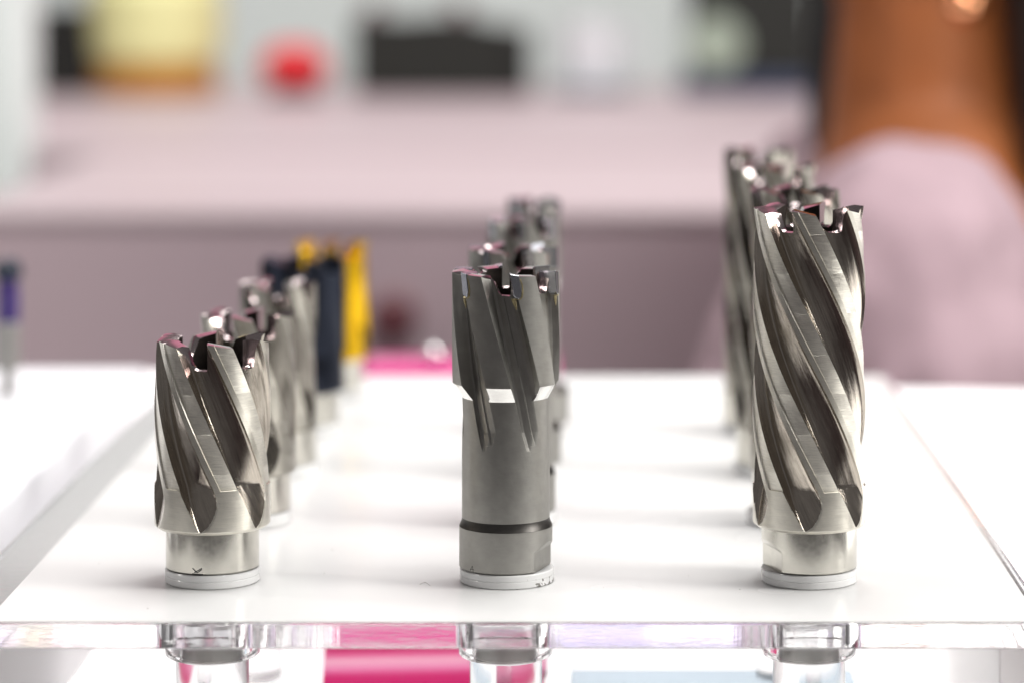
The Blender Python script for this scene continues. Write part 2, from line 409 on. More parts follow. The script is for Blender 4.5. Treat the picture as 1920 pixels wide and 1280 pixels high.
def make_head(S, mats, parent):
    """helically fluted hollow head. S: dict of mm / degrees. Makes one fluted_body and one cutting_tooth per tooth."""
    R, n, rate, zt, zb = S['R'], S['n'], S['rate'], S['zt'], S['zb']
    per = 360./n; L = S['land']; m = S['margin']; rel_ = S['relief']; D = S['depth']; G = S['gullet']
    fine = S.get('fine', 1.)
    wl = L+S.get('wall', .05)
    # column parameters
    us = []
    def seg(a, b, k):
        for i in range(k): us.append(a+(b-a)*i/k)
    q = max(1, round(3*fine)); seg(0, m, q)
    if rel_ > 0: seg(m, m+.012, 1)
    seg(m+(.012 if rel_ > 0 else 0), L, max(2, round(8*fine)))
    us.append(L); n_land = len(us)
    fl = {}; fr_ = {}
    for j in range(1, 5): fl[len(us)] = j/5; us.append(L+.0002*j)
    seg(L+.001, wl, max(3, round(9*fine))); n_tooth = len(us)
    seg(wl, .93, max(8, round(26*fine))); seg(.93, .998, max(3, round(6*fine))); us.append(.998)
    for j in range(1, 9): fr_[len(us)] = j/9; us.append(.998+.0002*j)
    nu = len(us)
    ridge = S.get('ridge', 0)
    def depth(u):
        if u <= m: return 0.
        if u <= L: return rel_*min(1, (u-m)/.0119) if rel_ else 0.
        if u < wl:
            t = (u-L)/(wl-L); return rel_+(D-rel_)*(1-(1-t)**1.6)
        t = (u-wl)/(1-wl)
        d = interp([(0, D), (.03, D*1.04), (.3, D*.93), (.6, D*.72), (.86, D*.47), (.95, D*.32), (1, 0)], t)
        if ridge: d = interp([(0, D), (.15, D), (.45, D*.84), (.50, D*.93), (.84, D*.74), (.95, D*.50), (1, 0)], t)
        return d
    zc, slope = S['zc'], S['slope']
    uw = [L+i*(1-L)/400 for i in range(401)]
    dw = None
    def contour(z):
        nonlocal dw
        if dw is None: dw = [depth(u) if L < u < 1 else (rel_ if u <= L else 0.) for u in uw]
        h = R+max(0., zc-z)*slope-interp(rt, z)
        if h <= rel_+1e-6: return L, 1.
        i0 = next((i for i, d in enumerate(dw) if d >= h), None)
        if i0 is None:
            i0 = max(range(401), key=lambda i: dw[i]); return uw[i0]-.004, uw[i0]+.004
        i1 = max(i for i, d in enumerate(dw) if d >= h)
        a = uw[i0] if i0 == 0 else uw[i0-1]+(uw[i0]-uw[i0-1])*(h-dw[i0-1])/max(1e-9, dw[i0]-dw[i0-1])
        b = uw[i1] if i1 == 400 else uw[i1]+(uw[i1+1]-uw[i1])*(dw[i1]-h)/max(1e-9, dw[i1]-dw[i1+1])
        if b-a < .008: a, b = (a+b)/2-.004, (a+b)/2+.004
        return a, b
    rt = S['turn']                              # [(z,r)] turned profile
    def radius(u, z):
        r0 = interp(rt, z)
        if L >= u > m and rel_:
            return r0-depth(u) if z > S['zrel'] else r0
        d = depth(u)
        rf = R-d+max(0., zc-z)*slope
        if d <= 0: rf = 1e9
        return min(r0, rf)
    fall = S.get('fall', .9); ub = 1-rate*G/per*S.get('ublean', 1.)
    ub = 1-rate*G/per
    top_pts = [(0, 0), (L, -fall), (L+.012, -fall-.8), (L+.055, -G*.78), (L+.10, -G*.93), (L+.17, -G), (ub-.04, -G), (ub, -G*.95), (ub+.02, -G*.88), (1, 0)]
    if S.get('flat_gullet'):
        top_pts = [(0, 0), (L, -fall), (L+.02, -fall-.45), (L+.14, -fall-1.3), (L+.20, -G*.80), (L+.26, -G*.97), (ub-.02, -G), (ub+.02, -G*.9), (1, 0)]
    def ztop(u): return zt+interp(top_pts, u)
    step_f = .16/fine
    zs = []
    z = zb
    knots = sorted(set([zb]+[k for k, _ in rt if k > zb]+([S['zrel'], S['zrel']+.06] if rel_ else [])+[zc, zt-G-2.2]))
    knots = [k for k in knots if zb <= k <= zt-G-2.2]
    for a, b in zip(knots, knots[1:]):
        st_ = step_f if a < zc-.01 else .8/fine
        k = max(1, int(math.ceil((b-a)/st_)))
        for i in range(k): zs.append(a+(b-a)*i/k)
    zs.append(knots[-1]); zl = zs[-1]
    ntop = max(4, round(16*fine))
    rb = R-S['wallt']; zin = zt-S.get('bore', 22)
    verts = []; cols = []
    uvs = []
    cont = [contour(z) for z in zs]
    for k in range(n):
        for iu, u in enumerate(us):
            col = []
            th0 = R_(S['phi']+(u+k)*per)
            zz = list(zs)+[zl+(ztop(u)-zl)*i/ntop for i in range(1, ntop+1)]
            for iz_, z in enumerate(zz):
                u_ = u
                if iu >= n_land and iz_ < len(zs):
                    a, b = cont[iz_]
                    if a > L or b < 1:
                        if iu in fl: u_ = L+(a-L)*fl[iu]
                        elif iu in fr_: u_ = b+(1-b)*fr_[iu]
                        else: u_ = a+(u-L-.001)/(.997-L)*(b-a)
                r = radius(u_, z); th = R_(S['phi']+(u_+k)*per)+R_(rate)*(zt-z)
                col.append(len(verts)); verts.append(V(r*math.sin(th), -r*math.cos(th), z)); uvs.append(((u_+k)*R_(per)*R, z))
            zr = ztop(u); th = th0+R_(rate)*(zt-zr); r0 = radius(u, zr)
            for t, dz in ((.45, S.get('crown', .25)), (1., -.15)):      # rim across to the bore
                r = r0+(rb-r0)*t
                col.append(len(verts)); verts.append(V(r*math.sin(th), -r*math.cos(th), zr+dz)); uvs.append(((u+k)*R_(per)*R, zr+3*t))
            for t in (.25, .6, 1.):
                z = zr-.15+(zin-zr)*t
                col.append(len(verts)); verts.append(V(rb*math.sin(th), -rb*math.cos(th), z)); uvs.append(((u+k)*R_(per)*R, z))
            cols.append(col)
    nrow = len(cols[0]); nout = nrow-5
    faces = []; own = []; mi = []
    tot = len(cols)
    for c in range(tot):
        a, b = cols[c], cols[(c+1) % tot]
        uc = c % nu; k = c//nu
        um = (us[uc]+(us[uc+1] if uc+1 < nu else 1.))/2
        for r in range(nrow-1):
            f = (a[r], b[r], b[r+1], a[r+1])
            tooth = uc < n_tooth and r < nout+1
            if r < nout-1:
                zm = (verts[f[0]].z+verts[f[2]].z)/2/MM
                rm = math.hypot(*(verts[f[0]]+verts[f[2]]).xy)/2/MM
                if S.get('cham') and S['cham'][0] < zm < S['cham'][1] and rm > interp(rt, zm)-.12: idx = 5
                elif um > m and um <= L: idx = 1 if (rel_ and zm > S['zrel']) else 2
                elif um <= m: idx = 2
                else: idx = 0 if rm < interp(rt, zm)-.12 else 2
            else: idx = 4 if r < nout+1 else 3
            faces.append(f); own.append(k if tooth else -1); mi.append(idx)
    # bore floor and underside
    ci = len(verts); verts.append(V(0, 0, zin)); uvs.append((0, zin))
    for c in range(tot):
        faces.append((cols[c][-1], cols[(c+1) % tot][-1], ci)); own.append(-1); mi.append(3)
    ci = len(verts); verts.append(V(0, 0, zb)); uvs.append((0, zb))
    for c in range(tot):
        faces.append((cols[(c+1) % tot][0], cols[c][0], ci)); own.append(-1); mi.append(2)
    full = bpy.data.meshes.new('tmp'); full.from_pydata(verts, [], faces); finish(full, 24); full.update()
    nrm = [tuple(x.vector) for x in full.corner_normals]
    starts = [p.loop_start for p in full.polygons]
    out = []
    for k in range(-1, n):
        ids = [i for i in range(len(faces)) if own[i] == k]
        vm = {}; vs = []; fs = []; ln = []; uvl = []
        for i in ids:
            f = []
            for j, v in enumerate(faces[i]):
                if v not in vm: vm[v] = len(vs); vs.append(verts[v])
                f.append(vm[v]); ln.append(nrm[starts[i]+j])
                uvl.append(uvs[v])
            # seam of the wrapped column
            mxu = max(x[0] for x in uvl[-len(f):])
            for q_ in range(len(uvl)-len(f), len(uvl)):
                if mxu-uvl[q_][0] > PI*R: uvl[q_] = (uvl[q_][0]+2*PI*R, uvl[q_][1])
            fs.append(f)
        nm = 'fluted_body' if k < 0 else 'cutting_tooth'
        me = bpy.data.meshes.new(nm); me.from_pydata(vs, [], fs)
        uvlay = me.uv_layers.new(name='UVMap')
        flat_uv = [x for t in uvl for x in t]; uvlay.data.foreach_set('uv', flat_uv)
        for p_, i in zip(me.polygons, ids): p_.material_index = mi[i]; p_.use_smooth = True
        me.normals_split_custom_set(ln)
        me.update()
        out.append(link(nm, me, mats, parent))
    bpy.data.meshes.remove(full)
    return out

def cyl_uv(me, R):
    uv = me.uv_layers.new(name='UVMap')
    for p_ in me.polygons:
        a0 = None
        for li in p_.loop_indices:
            co = me.vertices[me.loops[li].vertex_index].co
            a = math.atan2(co.x, -co.y)
            if a0 is None: a0 = a
            if a-a0 > PI: a -= 2*PI
            if a-a0 < -PI: a += 2*PI
            uv.data[li].uv = (a*R, co.z/MM)

def shank(parent, R, z0, z1, mat, flat_ang=None, flat_d=None, zr=None, n=120, name='shank'):
    prof = sub_prof([(R-.35, z0), (R, z0+.35), (R, z1)], .3)
    flat = None
    if flat_ang is not None:
        def fn(z): return flat_d if z < zr else flat_d+(z-zr)*.9
        flat = [(R_(flat_ang), fn)]
    o = bm_obj(name, lathe_bm(prof, n, flat=flat), mat, parent, angle=20)
    cyl_uv(o.data, R)
    return o

def mark(parent, strokes, R, mat, name='ink_mark', w=.13):
    """strokes: lists of (arc mm from front, z mm), laid as thin raised strips on a cylinder"""
    bm = bmesh.new()
    for s in strokes:
        prev = None
        for i, (a, z) in enumerate(s):
            j = min(i+1, len(s)-1); k = max(i-1, 0)
            d = Vector((s[j][0]-s[k][0], s[j][1]-s[k][1])).normalized(); nrm = Vector((-d.y, d.x))*w
            row = []
            for sg, rr in ((-1, R-.02), (-1, R+.03), (1, R+.03), (1, R-.02)):
                aa = (a+nrm.x*sg)/R; row.append(bm.verts.new(V(rr*math.sin(aa), -rr*math.cos(aa), z+nrm.y*sg)))
            if prev:
                for q in range(4): bm.faces.new((prev[q], prev[(q+1) % 4], row[(q+1) % 4], row[q]))
            else: bm.faces.new(row)
            prev = row
        bm.faces.new(prev[::-1])
    return bm_obj(name, bm, mat, parent)

def sub(a, b, n): return [(a[0]+(b[0]-a[0])*i/n, a[1]+(b[1]-a[1])*i/n) for i in range(n+1)]

STEEL = [M['flute'], M['land'], M['turned'], M['bore'], M['tooth']]
SHADED = [M['flute_b'], M['land_b'], M['land_b'], M['bore'], M['tooth']]
def steel_cutter(loc, label, group, P, mats=STEEL, shank_m=None):
    t = empty('annular_cutter', loc, label, 'annular cutter', group)
    R, zb = P['R'], P['zb']
    S = dict(margin=.10, relief=.32, zrel=20.2, land=.40, depth=2.4, gullet=5.2, wallt=4.3, zc=20.8, slope=.27, fall=1.0,
             turn=[(zb, R-.7), (zb+.5, R-.12), (zb+.7, R), (200, R)])
    S.update(P)
    make_head(S, mats, t)
    shank(t, P['sR'], 3.02, zb+.1, shank_m or M['shank'], P.get('fa'), P.get('fd'), P.get('fz'))
    return t

GL, GM, GR = 'annular cutters standing in the left row', 'carbide tipped cutters standing in the middle row', 'tall annular cutters standing in the right row'

c1 = steel_cutter((ROWX['l'], YS[0], 0), 'short bright steel cutter with ink cross on its shank, front of the left row', GL,
    dict(R=11.75, n=6, rate=2.28, phi=2, zt=49.6, zb=11.4, sR=9.45, gullet=5.6))
mark(c1, [sub((-2.9, 4.5), (-1.9, 3.6), 4), sub((-1.9, 3.6), (-.9, 4.3), 4), sub((-3.0, 3.35), (-.7, 3.3), 5), sub((-2.5, 3.6), (-.9, 4.55), 5)], 9.45, M['ink'], w=.1)
steel_cutter((ROWX['l'], YS[1], 0), 'second steel cutter from the front in the left row, partly hidden', GL,
    dict(R=10.7, n=6, rate=2.2, phi=-14, zt=47.2, zb=11.4, sR=9.45, fine=.6), SHADED)
steel_cutter((ROWX['l'], YS[2], 0), 'third steel cutter in the left row, just before the navy one', GL,
    dict(R=9.3, n=6, rate=2.2, phi=22, zt=47.0, zb=11.4, sR=9.45, fine=.5, gullet=4.6), SHADED)
steel_cutter((ROWX['l'], YS[3], 0), 'dark navy coated cutter between the steel and golden ones', GL,
    dict(R=11.2, n=6, rate=1.5, phi=10, zt=46.6, zb=11.4, sR=9.45, fine=.5, relief=0, gullet=4), [M['navy']]*5)
steel_cutter((ROWX['l']+1.8, YS[4], 0), 'golden yellow coated cutter at the back of the left row', GL,
    dict(R=10.6, n=6, rate=1.6, phi=-8, zt=44.4, zb=11.4, sR=9.45, fine=.5, gullet=4.6), [M['gold']]*5)

c2 = steel_cutter((ROWX['r'], YS[0], 0), 'tall bright steel cutter with long spiral flutes, front of the right row', GR,
    dict(R=11.45, n=6, rate=2.62, phi=-22, zt=76.2, zb=11.6, sR=9.7, gullet=4.6, land=.385, zrel=19.9, fa=-72, fd=8.0, fz=7.2, depth=2.35, zc=20.2, slope=.29))
for i, (rr, zt, ph) in enumerate(((10.2, 75.0, 6), (9.9, 75.6, -20), (9.3, 75.6, 14))):
    steel_cutter((ROWX['r']+(1.2, .5, -.3)[i], YS[i+1], 0), ('second tall steel cutter in the right row, directly behind the front one',
                 'third tall steel cutter in the right row, blurred', 'rearmost tall steel cutter in the right row')[i], GR,
        dict(R=rr, n=6, rate=2.6, phi=ph, zt=zt, zb=11.6, sR=9.6, fine=.5, depth=2.6, slope=.30, gullet=4.4, wallt=3.8), SHADED)

def carbide_cutter(loc, label, R, zt, phi, fine, z_collar, flat=None, marks=False):
    t = empty('carbide_cutter', loc, label, 'annular cutter', GM)
    rn = 8.95 if R > 9.5 else R-.7
    n, rate = 6, 1.45
    D = 2.7 if R > 9.5 else 1.9
    S = dict(R=R, n=n, rate=rate, phi=phi, zt=zt, zb=13.2, land=.44, margin=.02, relief=0, depth=D, gullet=4.3, wallt=4.0 if R > 9 else 3.0,
             zc=31.5, slope=max(.06, rn-(R-D))/3.9, fall=.25, ridge=1, zrel=0, fine=fine, cham=(z_collar-2.95, z_collar), flat_gullet=1, wall=.07, crown=.15,
             turn=[(13.2, rn), (z_collar-3.0, rn), (z_collar-2.9, rn+.05), (z_collar, R-.02), (z_collar+.05, R), (200, R)])
    make_head(S, [M['carbide_flute'], M['carbide_body'], M['carbide_body'], M['bore'], M['tooth'], M['cham']], t)
    # blackened shoulder under the neck, then the clamping shank
    o = bm_obj('shoulder', lathe_bm([(rn-.3, 13.25), (rn-.02, 13.15), (9.0, 12.6), (9.3, 11.9), (9.5, 11.5), (9.3, 11.3)], 96), M['dark_edge'], t)
    cyl_uv(o.data, 9)
    shank(t, 9.5, 3.02, 11.45, M['carbide_body'], flat[0] if flat else None, flat[1] if flat else None, flat[2] if flat else None)
    # brazed carbide tips in pockets on the left edge of every tooth
    per = 360/n
    for k in range(n):
        th = R_(phi+k*per)
        bm = bmesh.new()
        lean = R_(rate)
        hh = 4.6
        def P_(a, r, z): 
            aa = th+a/R+lean*(zt-z)*.55
            return V(r*math.sin(aa), -r*math.cos(aa), z)
        # outline of the tip on the outer face, bottom end rounded
        outl = [(-.25, zt+.35), (1.45, zt+.05), (1.5, zt-hh+1.1), (1.25, zt-hh+.4), (.75, zt-hh+.05), (.2, zt-hh+.2), (-.2, zt-hh+.6)]
        ro, ri = R+.16, R-3.6
        a_ = [bm.verts.new(P_(a, ro, z)) for a, z in outl]; b_ = [bm.verts.new(P_(a*.7, ri, z)) for a, z in outl]
        bm.faces.new(a_); bm.faces.new(b_[::-1])
        for i in range(len(outl)):
            j = (i+1) % len(outl); bm.faces.new((a_[i], b_[i], b_[j], a_[j]))
        if fine > .5: bmesh.ops.bevel(bm, geom=bm.edges[:], offset=.08*MM, segments=1, affect='EDGES')
        tip = bm_obj('carbide_tip', bm, M['carbide'], t)
        if fine > .5:                           # brass fillet round the tip and its run down the flute
            bm = bmesh.new(); rnd = random.Random(k)
            path = [(1.62, zt-.6), (1.85, zt-1.8), (1.8, zt-3.2), (1.45, zt-4.35), (.8, zt-4.85), (.1, zt-4.7), (-.25, zt-4.6), (-.15, zt-5.6), (.0, zt-6.8)]
            prev = None
            for i, (a, z) in enumerate(path):
                wd = (.12, .16, .2, .24, .2, .3, .5, .45, .1)[i]*(.8+.4*rnd.random())
                row = []
                for q in range(6):
                    an = 2*PI*q/6
                    row.append(bm.verts.new(P_(a+wd*math.cos(an), R-.02+.5*wd*math.sin(an)-(.25 if i > 5 else 0), z)))
                if prev:
                    for q in range(6): bm.faces.new((prev[q], prev[(q+1) % 6], row[(q+1) % 6], row[q]))
                else: bm.faces.new(row)
                prev = row
            bm.faces.new(prev[::-1])
            bm_obj('braze_seam', bm, M['braze'], tip)
    return t
k1 = carbide_cutter((ROWX['m'], YS[0], 0), 'grey carbide tipped cutter with narrow neck, front of the middle row', 10.95, 63.2, 8, 1., 40.7, (72, 7.9, 7.0))
mark(k1, [sub((-7.9, 3.4), (-7.2, 4.5), 3), sub((-7.2, 4.5), (-6.95, 3.35), 3), sub((-7.8, 3.75), (-6.8, 3.8), 3)], 9.5, M['ink'], w=.05)
carbide_cutter((ROWX['m']-.3, YS[1], 0), 'second carbide cutter in the middle row, peeking over the front one', 9.9, 61.6, 20, .5, 41)
carbide_cutter((ROWX['m']+.2, YS[2], 0), 'third carbide cutter in the middle row, slimmer and blurred', 8.5, 62.4, -5, .4, 41)
carbide_cutter((ROWX['m']+1.6, YS[3], 0), 'rearmost and slimmest carbide cutter in the middle row', 6.9, 62., 12, .4, 41)

# ------------------------------------------------------------------ acrylic holders: a frosted disc on the plate, a clear peg with grey core below it
def holder(x, y, label, chipped=False, dR=9.6, dx=0):
    t = empty('cutter_holder', (x, y, .16), label, 'holder', 'acrylic holders under the cutters')
    prof = [(dR-.3, 0.0), (dR, .25), (dR, 1.35), (dR-.09, 1.45), (dR-.09, 1.55), (dR, 1.65), (dR, 2.6), (dR-.2, 2.82)]
    d = bm_obj('disc', lathe_bm(prof, 96, c=(dx, 0)), M['disc_chipped' if chipped else 'disc'], t, angle=35)
    bm_obj('plug', lathe_bm([(9.1, -6.2), (9.4, -5.9), (9.4, -.4), (9.2, -.2)], 72), M['acrylic'], t)
    prof = [(8.9, -8.9), (9.5, -9.4), (9.6, -9.9), (9.6, -14.6), (9.3, -15.0), (6.6, -15.1), (6.5, -11.6), (5.2, -11.2), (4.8, -9.2), (5.0, -8.8)]
    bm_obj('clear_collar', lathe_bm(prof+[prof[0]], 80, close=False), M['acrylic'], t, angle=35)
    bm_obj('core', lathe_bm([(2.6, -6.25), (2.6, -11.3), (5.9, -11.5), (6.1, -11.8), (6.1, -15.0), (5.9, -15.2)], 64), M['cloudy'], t)
    bm_obj('post', lathe_bm([(7.2, -15.4), (7.4, -15.7), (7.4, -34.4), (7.2, -34.8)], 64), M['clear_rough'], t)
    return t
ordn = ['front', 'second', 'third', 'fourth', 'fifth']
nm_ = {'l': 'short steel cutter', 'm': 'carbide tipped cutter', 'r': 'tall steel cutter'}
for row, cnt in (('l', 5), ('m', 4), ('r', 4)):
    for i in range(cnt):
        what = nm_[row]
        if row == 'l' and i == 3: lab = 'acrylic holder under the dark navy cutter'
        elif row == 'l' and i == 4: lab = 'acrylic holder under the golden cutter at the back'
        elif row == 'm' and i == 0: lab = 'chipped white acrylic holder under the front carbide tipped cutter'
        else: lab = 'white acrylic holder under the %s %s of the %s row' % (ordn[i], what, {'l': 'left', 'm': 'middle', 'r': 'right'}[row])
        holder(ROWX[row], YS[i], lab, row == 'm' and i == 0, 9.75 if row == 'r' else 9.6, .25 if row == 'm' and i == 0 else 0)

# ------------------------------------------------------------------ things lying on the table
def slab_thing(name, label, cat, x0, x1, y0, y1, z0, z1, mat, bev=.3, group=None):
    cx, cyy = (x0+x1)/2, (y0+y1)/2
    o = bm_obj(name, box_bm(x0-cx, x1-cx, y0-cyy, y1-cyy, 0, z1-z0, bev), mat, loc=(cx, cyy, z0))
    return tag(o, label, cat, group)
def pxx(px, Y): return (px-1125)/5600*Y
Z1 = ZT+.15
o = slab_thing('thin_sheet', 'magenta sheet standing in for the reflection of the magenta box under the stand, left of the middle row', 'sheet', -24.5, 24.5, 658, 704, Z1+.3, Z1+.6, M['magenta_reflection'], 0)  # added sheet in place of the magenta box's reflection in the table
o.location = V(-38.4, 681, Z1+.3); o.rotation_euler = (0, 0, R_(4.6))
for px0, px1, y0, h, mk, lab in ((1052, 1215, 906, 27, 'lavender', 'low lavender box behind the plate, right of the magenta box'), (1222, 1385, 908, 25, 'lavender', 'low lavender box behind the plate, near the right row'),
                             (405, 470, 906, 24, 'mauve_card', 'dusty mauve box behind the left corner of the plate'), (476, 530, 908, 27, 'cream', 'cream box behind the plate beside the mauve box'),
                             (536, 600, 906, 26, 'lavender', 'lavender box behind the plate, left of the magenta box')):
    t = empty('small_box', (pxx((px0+px1)/2, y0), y0+14, Z1), lab, 'box', 'low boxes behind the plate')
    hw = (px1-px0)/2/5600*y0
    bm_obj('box_body', box_bm(-hw, hw, -13, 13, 0, h-4, .6), M[mk], t)
    bm_obj('box_lid', box_bm(-hw-.2, hw+.2, -13.2, 13.2, h-3.9, h, .6), M[mk], t)
slab_thing('thin_sheet', 'pale blue sheet lying at the front under the stand', 'sheet', pxx(1070, 670), pxx(1600, 670), 654, 676, Z1+.3, Z1+.6, M['sky_sheet'], 0)
# magenta box behind the plate with a polished knob
mb = empty('magenta_box', (-44, 968, Z1), 'glossy magenta box behind the acrylic plate', 'box')
bm_obj('box_body', box_bm(-31.5, 30, -18, 18, 0, 27, 1.2, 3), M['magenta'], mb)
bm_obj('box_lid', box_bm(-31.8, 30.3, -18.3, 18.3, 27.1, 30.2, 1.0, 3), M['magenta'], mb)
bm = bmesh.new(); bmesh.ops.create_uvsphere(bm, u_segments=24, v_segments=16, radius=3.0*MM)
bm_obj('lid_knob', bm, M['chrome'], mb, loc=(-9.5, -8, 33))
# coated drill in a pale holder at the far left
tag(bm_obj('display_plinth', box_bm(-279, 279, -149, 149, 0, 32, 1.5), M['white'], loc=(-421, 789, Z1)),
    'low white display plinth at the far left beside the acrylic stand', 'plinth')
dy, dz0 = 880, Z1+32.05
dr = empty('coated_drill', (pxx(15, dy), dy, dz0), 'indigo coated drill with dark teal head at the far left', 'drill')
bm_obj('drill_holder', lathe_bm([(1.6, 0), (1.8, .3), (1.8, 7.5), (3.7, 8), (3.9, 8.3), (3.9, 21), (3.4, 21.4)], 40), plain('grey steel drill shank', (.30, .29, .275), .4, .6, .05, 300), dr)
bm = bmesh.new(); rings = []
for i in range(41):                              # two-lobed twisted drill body
    z = 21.5+12.5*i/40; ring = []
    for j in range(40):
        a = 2*PI*j/40; r = 3.4-.8*max(0, math.cos(2*(a-.13*(z-21))))**2
        ring.append(bm.verts.new(V(r*math.sin(a), -r*math.cos(a), z)))
    rings.append(ring)
for a, b in zip(rings, rings[1:]):
    for j in range(40): bm.faces.new((a[j], a[(j+1) % 40], b[(j+1) % 40], b[j]))
bm.faces.new(rings[0][::-1]); bm.faces.new(rings[-1])
bm_obj('drill_flutes', bm, M['indigo'], dr)
bm_obj('drill_head', lathe_bm([(3.2, 34.1), (4.2, 34.6), (4.2, 37.6), (3.2, 39.4), (.6, 40.4)], 40), M['teal'], dr)

# ------------------------------------------------------------------ counter behind, and what stands on it
CY, CZ = 1550, -9
ct = empty('counter', (300, CY, -1250), 'long pinkish white counter with a stepped top behind the table', 'counter')
def crel(x0, x1, y0, y1, z0, z1, bev=2): return box_bm(x0-300, x1-300, y0-CY, y1-CY, z0+1250, z1+1250, bev)
bm_obj('front_panel', crel(-334, 1800, CY+2, CY+440, -1250, CZ-5.2), M['panel'], ct)
bm_obj('counter_top', crel(-336, 1804, CY, CY+442, CZ-5, CZ, 1), M['mauve'], ct)
bm_obj('cabinet_lock', lathe_bm([(11, 0), (12, 1), (12, 11), (9, 14)], 40), M['maroon'], ct, loc=(-107-300, 1.6, -62+1250)).rotation_euler = (R_(90), 0, 0)
bm_obj('riser', crel(-560, 1804, CY+443, CY+1400, CZ-5, CZ+3, 1), M['mauve'], ct)
bm_obj('rear_panel', crel(-558, 1800, CY+445, CY+1398, -1250, CZ-5.2), M['panel'], ct)
IZ = CZ+3.1; IY = 2760
sc_ = 5600/IY
def ix(px, Y=IY): return (px-1125)/5600*Y
def iz(py, Y=IY): return 129-(py+98)/5600*Y
def on_counter(name, label, cat, px, Y=IY): return empty(name, (ix(px, Y), Y, IZ), label, cat)

t = on_counter('black_case', 'small black case at the left end of the counter', 'case', 122)
bm_obj('case_body', box_bm(-30, 30, -30, 30, 0, 72, 3), M['black'], t)
bm_obj('case_lid', box_bm(-28, 28, -28, 28, 72.2, 80, 2), M['blacksat'], t)
t = on_counter('yellow_tub', 'large pale yellow tub on an amber base', 'tub', 292)
bm_obj('tub_base', lathe_bm([(54, 0), (58, 2), (58, 22), (50, 26)], 48), M['amber'], t)
bm_obj('tub_body', lathe_bm([(50, 26.2), (60, 34), (63, 60), (62, 96), (52, 106)], 48), M['yellow'], t)
bm_obj('tub_lid', lathe_bm([(54, 106.2), (55, 108), (55, 116), (50, 119)], 48), M['yellow'], t)
t = on_counter('red_timer', 'round red timer on a low dark foot', 'timer', 552, 2720)
bm_obj('timer_foot', lathe_bm([(24, 0), (26, 1), (24, 7), (16, 9)], 40), M['blacksat'], t)
bm_obj('timer_dome', lathe_bm([(18, 9.1), (27, 13), (32, 24), (29, 36), (18, 45), (4, 47.5)], 40), M['red'], t)
t = on_counter('machine_case', 'long black machine with sloping shoulder in the middle of the counter', 'machine', 832)
h1, h2 = iz(38)-IZ, iz(62)-IZ
bm = bmesh.new()
h1 += 4; h2 += 4
outl = [(-80, 0), (80, 0), (80, h2), (46, h2+2), (26, h1-2), (-4, h1), (-40, h1-3), (-80, h1)]
f_ = [bm.verts.new(V(x, -40, z)) for x, z in outl]; b_ = [bm.verts.new(V(x, 40, z)) for x, z in outl]
bm.faces.new(f_); bm.faces.new(b_[::-1])
for i in range(len(outl)):
    j = (i+1) % len(outl); bm.faces.new((f_[i], b_[i], b_[j], f_[j]))
bmesh.ops.bevel(bm, geom=bm.edges[:], offset=2*MM, segments=2, affect='EDGES')
bm_obj('machine_body', bm, M['blacksat'], t)
bm_obj('end_panel', box_bm(61, 81, -43, -40.2, 2, h2-2, .8), M['black'], t)
bm_obj('front_hatch', box_bm(-62, -6, -43, -40.2, 4, 30, 1), M['blacksat'], t)
for px, nmn in ((700, 'left'), (862, 'right')):
    tag(bm_obj('red_button', lathe_bm([(8, 0), (9, 1), (9, 9), (6, 12)], 28), M['maroon'], loc=(ix(px), IY, IZ+h1+.2)),
        'dark red button on top of the black machine, %s one of two' % nmn, 'button', 'red buttons on the black machine')
t = on_counter('white_mug', 'white mug on a blue grey saucer right of the black machine', 'mug', 1108)
bm_obj('saucer', lathe_bm([(24, 0), (40, 4), (41, 5.5), (24, 2.5)], 48), plain('blue grey glaze', (.22, .29, .34), .3), t)
bm_obj('mug_body', lathe_bm([(20, 5.6), (25, 7), (28, 40), (28, 66), (26, 66), (25, 10)], 48, close=True), M['white'], t)
bm = bmesh.new(); prev = None
for i in range(15):
    a = -PI/2+PI*i/14; cx, cz = 27+17*math.cos(a), 37+19*math.sin(a)
    row = [bm.verts.new(V(cx+3.5*math.cos(b)*math.cos(a), 3.5*math.sin(b), cz+3.5*math.cos(b)*math.sin(a))) for b in [2*PI*q/8 for q in range(8)]]
    if prev:
        for q in range(8): bm.faces.new((prev[q], prev[(q+1) % 8], row[(q+1) % 8], row[q]))
    prev = row
bm_obj('mug_handle', bm, M['white'], t)
t = on_counter('dial_machine', 'dark machine with a pale round dial at the right of the counter', 'machine', 1400)
bm_obj('housing', box_bm(-54, 60, -30, 45, 16.2, 118, 4), M['blacksat'], t)
bm_obj('base_tray', box_bm(-62, 66, -36, 50, 0, 16, 3), M['navyplastic'], t)
o = bm_obj('dial', lathe_bm([(25, 0), (26, 1), (26, 6), (23, 8)], 48), M['dial'], t, loc=(-30, -30.2, 46)); o.rotation_euler = (R_(90), 0, 0)
tag(bm_obj('mint_post', box_bm(-30, 30, -30, 30, 0, 1500, 4), M['mint'], loc=(ix(-25, 2000), 2000, -1250)),
    'pale mint post at the far left behind the table', 'post')

